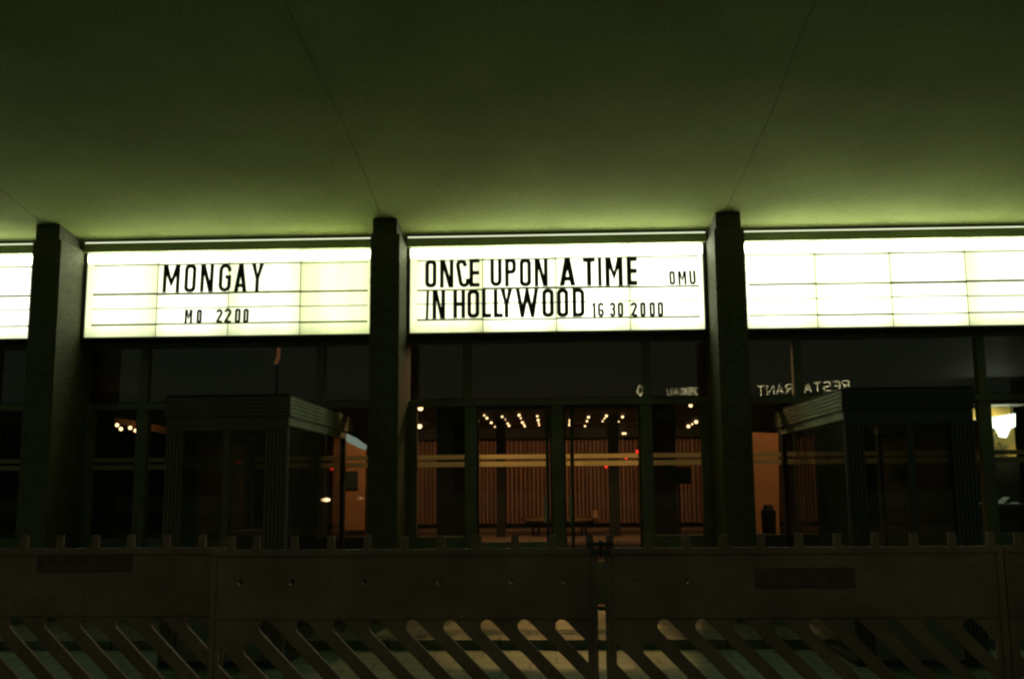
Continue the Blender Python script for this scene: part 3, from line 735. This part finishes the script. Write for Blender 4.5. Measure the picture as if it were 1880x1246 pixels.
for k in range(70):
    h_ = rn.random(); w_ = .16*(1-h_)+.03
    c_ = Vector((bx.x-.05+rn.uniform(-w_, w_)-.1*h_, Y+.4+rn.uniform(-.08, .08), bx.z+.5*h_))
    d_ = Vector((rn.uniform(-1, 1), rn.uniform(-.5, .5), rn.uniform(-.2, 1))).normalized(); e_ = d_.orthogonal().normalized()*.018
    vv = [q.bm.verts.new(c_), q.bm.verts.new(c_+d_*.04+e_), q.bm.verts.new(c_+d_*.10), q.bm.verts.new(c_+d_*.04-e_)]; q.bm.faces.new(vv)
q.build('foliage', MT['leaf'], pl)
# table with papers
tz = at(1840, 922, 17.0).z - .02
t = thing('side_table', 'dark table under white cards at the right edge', 'table', (at(1840, 920, 17.4).x, 17.4, FLOOR))
tx0, tx1 = at(1790, 920, 17).x, at(1900, 920, 17).x
q = MB(); q.box(tx0, tx1, 16.9, 18.4, tz-.04, tz, .004); q.build('table_top', MT['dark'], t)
for (xx, yy) in ((tx0+.05, 16.95), (tx1-.05, 16.95), (tx0+.05, 18.35), (tx1-.05, 18.35)):
    q = MB(); q.box(xx-.025, xx+.025, yy-.025, yy+.025, FLOOR, tz-.041); q.build('leg', MT['dark'], t)
def card(pts, label, y):
    q = MB(); P = [at(px, py, y) for px, py in pts]; dz = tz+.001-min(p.z for p in P)
    q.prism([[(p.x, p.z+dz) for p in P]], y, y+.012)
    tag(q.build('paper_card', MT['paper']), label, 'card', 'white cards on the side table')
card([(1827, 921), (1841, 921), (1854, 909), (1842, 908.5)], 'slanted white card standing on the dark side table', 17.0)
card([(1855, 921), (1869, 921), (1870, 918.5), (1857, 918.5)], 'low flat white card at the right of the side table', 17.0)
card([(1797, 921), (1803, 921), (1803, 919), (1798, 919)], 'tiny white card at the left end of the side table', 17.0)
lamp_light('card_fill_light', 'SPOT', (at(1840, 900, 17.5).x, 16.0, 2.2), 14, (.9, 1, .8), None, .06, (at(1845, 915, 17).x, 17, 1.2), 40, .8)  # unseen spot added to brighten the standing cards

# ------------------------------------------------------------------ site barriers along the kerb
def clip(poly, lim, keep_less):
    out = []
    for i, p in enumerate(poly):
        q = poly[(i+1) % len(poly)]
        ip = p[0] <= lim if keep_less else p[0] >= lim; iq = q[0] <= lim if keep_less else q[0] >= lim
        if ip: out.append(p)
        if ip != iq:
            k = (lim-p[0])/(q[0]-p[0]); out.append((lim, p[1]+(q[1]-p[1])*k))
    return out
def barrier(x0, x1, y, top, label, teeth, holes, slot0, plate=None):
    t = thing('site_barrier', label, 'barrier', ((x0+x1)/2, y, 0), 'plastic site barriers in a row')
    th = .022
    out = [(x0, 0.10), (x1, 0.10), (x1, top)]
    for tx in sorted(teeth, reverse=True):
        if x0+.025 < tx < x1-.02:
            out += [(tx+.021, top), (tx+.019, top+.070), (tx-.019, top+.070), (tx-.021, top)]
    out += [(x0, top)]
    cont = [out]
    ct = top-.366; cb = .20; R_ = .036
    k = -8
    sl = []
    while True:
        sx = slot0 + .197*k
        k += 1
        if sx > x1: break
        p = (sx, ct-R_)
        if sx < x0+.27: p = (sx+.115, ct-R_-.115)
        e = (sx+(ct-R_-cb-R_), cb+R_)
        if False: e = (sx+(p[1]-cb-R_), cb+R_)
        if e[0] < x0: continue
        d = (math.cos(math.radians(-45)), math.sin(math.radians(-45)))
        cap = []
        for a in range(9):
            an = math.radians(45+180*a/8); cap.append((p[0]+R_*math.cos(an), p[1]+R_*math.sin(an)))
        for a in range(9):
            an = math.radians(225+180*a/8); cap.append((e[0]+R_*math.cos(an), e[1]+R_*math.sin(an)))
        cap = clip(clip(cap, x1-.055, True), x0+.055, False)
        if len(cap) < 4: continue
        ar = abs(sum(a[0]*b[1]-b[0]*a[1] for a, b in zip(cap, cap[1:]+cap[:1])))/2
        if ar < .0012: continue
        sl.append(cap)
    cont += sl
    for hx in holes:
        if x0+.05 < hx < x1-.05: cont.append([(hx+.016*math.cos(i*.785), top-.168+.016*math.sin(i*.785)) for i in range(8)])
    q = MB(); q.prism(cont, y-th/2, y+th/2)
    q.build('panel', MT['orangeplastic'], t)
    r_ = MB()
    r_.box(x0+.01, x1-.01, y-th/2-.009, y-th/2-.0005, top-.034, top-.012, .003); r_.box(x0+.01, x1-.01, y-th/2-.009, y-th/2-.0005, top-.362, top-.336, .003)
    r_.box(x0+.004, x0+.03, y-th/2-.008, y-th/2-.0005, .12, top-.036, .003); r_.box(x1-.03, x1-.004, y-th/2-.008, y-th/2-.0005, .12, top-.036, .003)
    r_.build('rib', MT['orangeplastic'], t)
    if plate:
        q = MB(); q.box(plate[0], plate[1], y-th/2-.006, y-th/2-.0005, plate[2], plate[3], .003); q.build('name_plate', MT['plate'], t)
    for xx in (x0+.25, x1-.25):
        q = MB(); q.box(xx-.11, xx+.11, y-.4, y+.4, .001, .11, .02); q.build('foot', MT['rubber'], t)
    return t
tc_ = [-1.744, -1.604] + [-1.4+.198*k for k in range(9)]
tr_ = [.292] + [.496+.1985*k for k in range(10)]
barrier(-1.846, .222, 5.60, 1.090, 'red site barrier in the middle, unmarked, with slanted slots', tc_, (-1.686, -1.406, -1.016, -.619, -.23, .039), -.362)
barrier(.262, 2.33, 5.60, 1.090, 'red site barrier on the right with a dark name plate', tr_, (.424, .693), .568, (1.049, 1.569, .88, .983))
barrier(-3.92, -1.80, 5.68, 1.100, 'red site barrier at the left edge with a dark name plate', [-3.92+.198*k+.01 for k in range(1, 11)], (), -2.55, (-2.84, -2.31, .975, 1.079))
barrier(2.36, 4.43, 5.66, 1.085, 'red site barrier cut off by the right edge of the view', [2.45+.198*k for k in range(10)], (), 2.7)
# the strap that joins the two right panels
q = MB(); q.box(.175, .305, 5.555, 5.572, 1.105, 1.122, .003); q.box(.19, .29, 5.555, 5.572, 1.062, 1.076, .003)
q.box(.232, .252, 5.574, 5.626, 1.05, 1.13, .002)
tag(q.build('barrier_clamp', MT['dark']), 'dark clamp joining the middle and right barriers at the top', 'clamp')

# ------------------------------------------------------------------ across the street (seen mirrored in the upper panes)
RY = 2*G - 72.0
R = thing('restaurant_building', 'long low pale building across the street behind the viewer', 'building', (5, RY-6, 0))
q = MB(); q.box(-60, 70, RY-14, RY-.6, 0, 7.45); q.build('wall', MT['concrete'], R)
q = MB(); q.box(-61, 71, RY-14.5, RY+.6, 7.451, 7.70); q.build('roof', MT['concrete'], R)
for k in range(10):
    q = MB(); q.box(-55+12*k, -46+12*k, RY-.62, RY-.55, 1.2, 6.2); q.build('window', MT['dark'], R)
NE = {  # stroke letters on a unit box
    'R': [[(0, 0), (0, 1), (.6, 1), (.8, .88), (.8, .62), (.6, .5), (0, .5)], [(.42, .5), (.85, 0)]],
    'E': [[(.8, 0), (0, 0), (0, 1), (.8, 1)], [(0, .5), (.65, .5)]],
    'S': [[(0, .12), (.2, 0), (.6, 0), (.8, .15), (.8, .38), (.6, .5), (.2, .52), (0, .65), (0, .88), (.2, 1), (.6, 1), (.8, .88)]],
    'T': [[(0, 1), (.85, 1)], [(.42, 1), (.42, 0)]], 'A': [[(0, 0), (.42, 1), (.85, 0)], [(.15, .33), (.7, .33)]],
    'U': [[(0, 1), (0, .2), (.2, 0), (.6, 0), (.8, .2), (.8, 1)]], 'N': [[(0, 0), (0, 1), (.8, 0), (.8, 1)]],
    'M': [[(0, 0), (0, 1), (.45, .4), (.9, 1), (.9, 0)]], 'O': [[(.2, 0), (0, .2), (0, .8), (.2, 1), (.6, 1), (.8, .8), (.8, .2), (.6, 0), (.21, 0)]],
    'K': [[(0, 0), (0, 1)], [(.8, 1), (.05, .48), (.82, 0)]]}
def neon(text, xa, xb, za, zb, hgt, label, skip=()):
    t = thing('neon_sign', label, 'neon sign', ((xa+xb)/2, RY, 7.7), 'neon lettering across the street')
    n = len(text); w = abs(xb-xa)/n
    q = MB(); q.tube([(xa+.2, RY-.08, za-.06), (xb-.2, RY-.08, zb-.06)], .035)
    for k in range(0, n+1, 3):
        xx = xa+(xb-xa)*k/n; zz = za+(zb-za)*k/n; q.tube([(xx, RY-.08, 7.7), (xx, RY-.08, zz-.05)], .03)
    q.build('rack', MT['dark'], t)
    for i, c in enumerate(text):
        x = xa - w*i - w*.1; z = za+(zb-za)*i/n          # read from the cinema side: runs towards -x
        m = MB()
        for st in NE[c]:
            m.tube([(x-p[0]*w*.85, RY, z+p[1]*hgt) for p in st], .016 if i in skip else .027, 6)
        m.build('letter', MT['neon'], t)
def mir(px, py):
    p = at(px, py, 72.0); return p
a, b = mir(1561, 715), mir(1388, 726)
neon('RESTAURANT', a.x, b.x, a.z, b.z, .62, 'yellow tube lettering RESTAURANT on the roof across the street', (5,))
a, b = mir(1299, 724), mir(1222, 724.5)
neon('MOSKAU', a.x, b.x, a.z, b.z, .47, 'smaller yellow tube lettering beside the long word on the roof across the street', (4, 5))
p = mir(1176, 726)
q = MB(); q.tube([(p.x, RY, p.z), (p.x+.22, RY, p.z+.4), (p.x-.05, RY, p.z+.72), (p.x-.22, RY, p.z+.25), (p.x, RY, p.z)], .03, 6)
tag(q.build('neon_emblem', MT['neon']), 'leaf shaped yellow tube emblem on the roof across the street', 'neon sign')
q = MB(); p = mir(1193, 726); q.tube([(p.x, RY, p.z), (p.x, RY, p.z+.36)], .035, 6)
tag(q.build('neon_bar', MT['neon']), 'single short upright yellow tube beside the leaf emblem', 'neon sign')
q = MB(); rl = random.Random(4)  # strokes made up for the tops of unreadable lettering
for px in (1584, 1617, 1622, 1634, 1640, 1652, 1660, 1672, 1686):
    p = mir(px, 719 if px > 1600 else 716); q.tube([(p.x, RY, p.z), (p.x+rl.uniform(-.06, .06), RY, p.z+rl.uniform(.07, .14))], .022, 6)
q.tube([(mir(1580, 720).x, RY-.03, mir(1580, 720).z-.02), (mir(1690, 722).x, RY-.03, mir(1690, 722).z-.02)], .012, 6)
tag(q.build('neon_letter_tops', MT['neon']), 'row of short faint yellow strokes for unread lettering past the long word across the street', 'light string')
# amber lamp on a mast
p = mir(509, 668); t = thing('mast_lamp', 'flame shaped amber lamp on a thin mast across the street', 'lamp', (p.x, RY, 0))
q = MB(); q.tube([(p.x, RY, 0), (p.x, RY, p.z)], .06); q.build('mast', MT['dark'], t)
q = MB(); q.tube([(p.x-.1, RY, p.z), (p.x-.02, RY, p.z+.3), (p.x+.1, RY, p.z+.55), (p.x+.05, RY, p.z+.9), (p.x+.12, RY, p.z+1.15)], .13, 8); q.build('lamp_shade', MT['flame'], t, True)
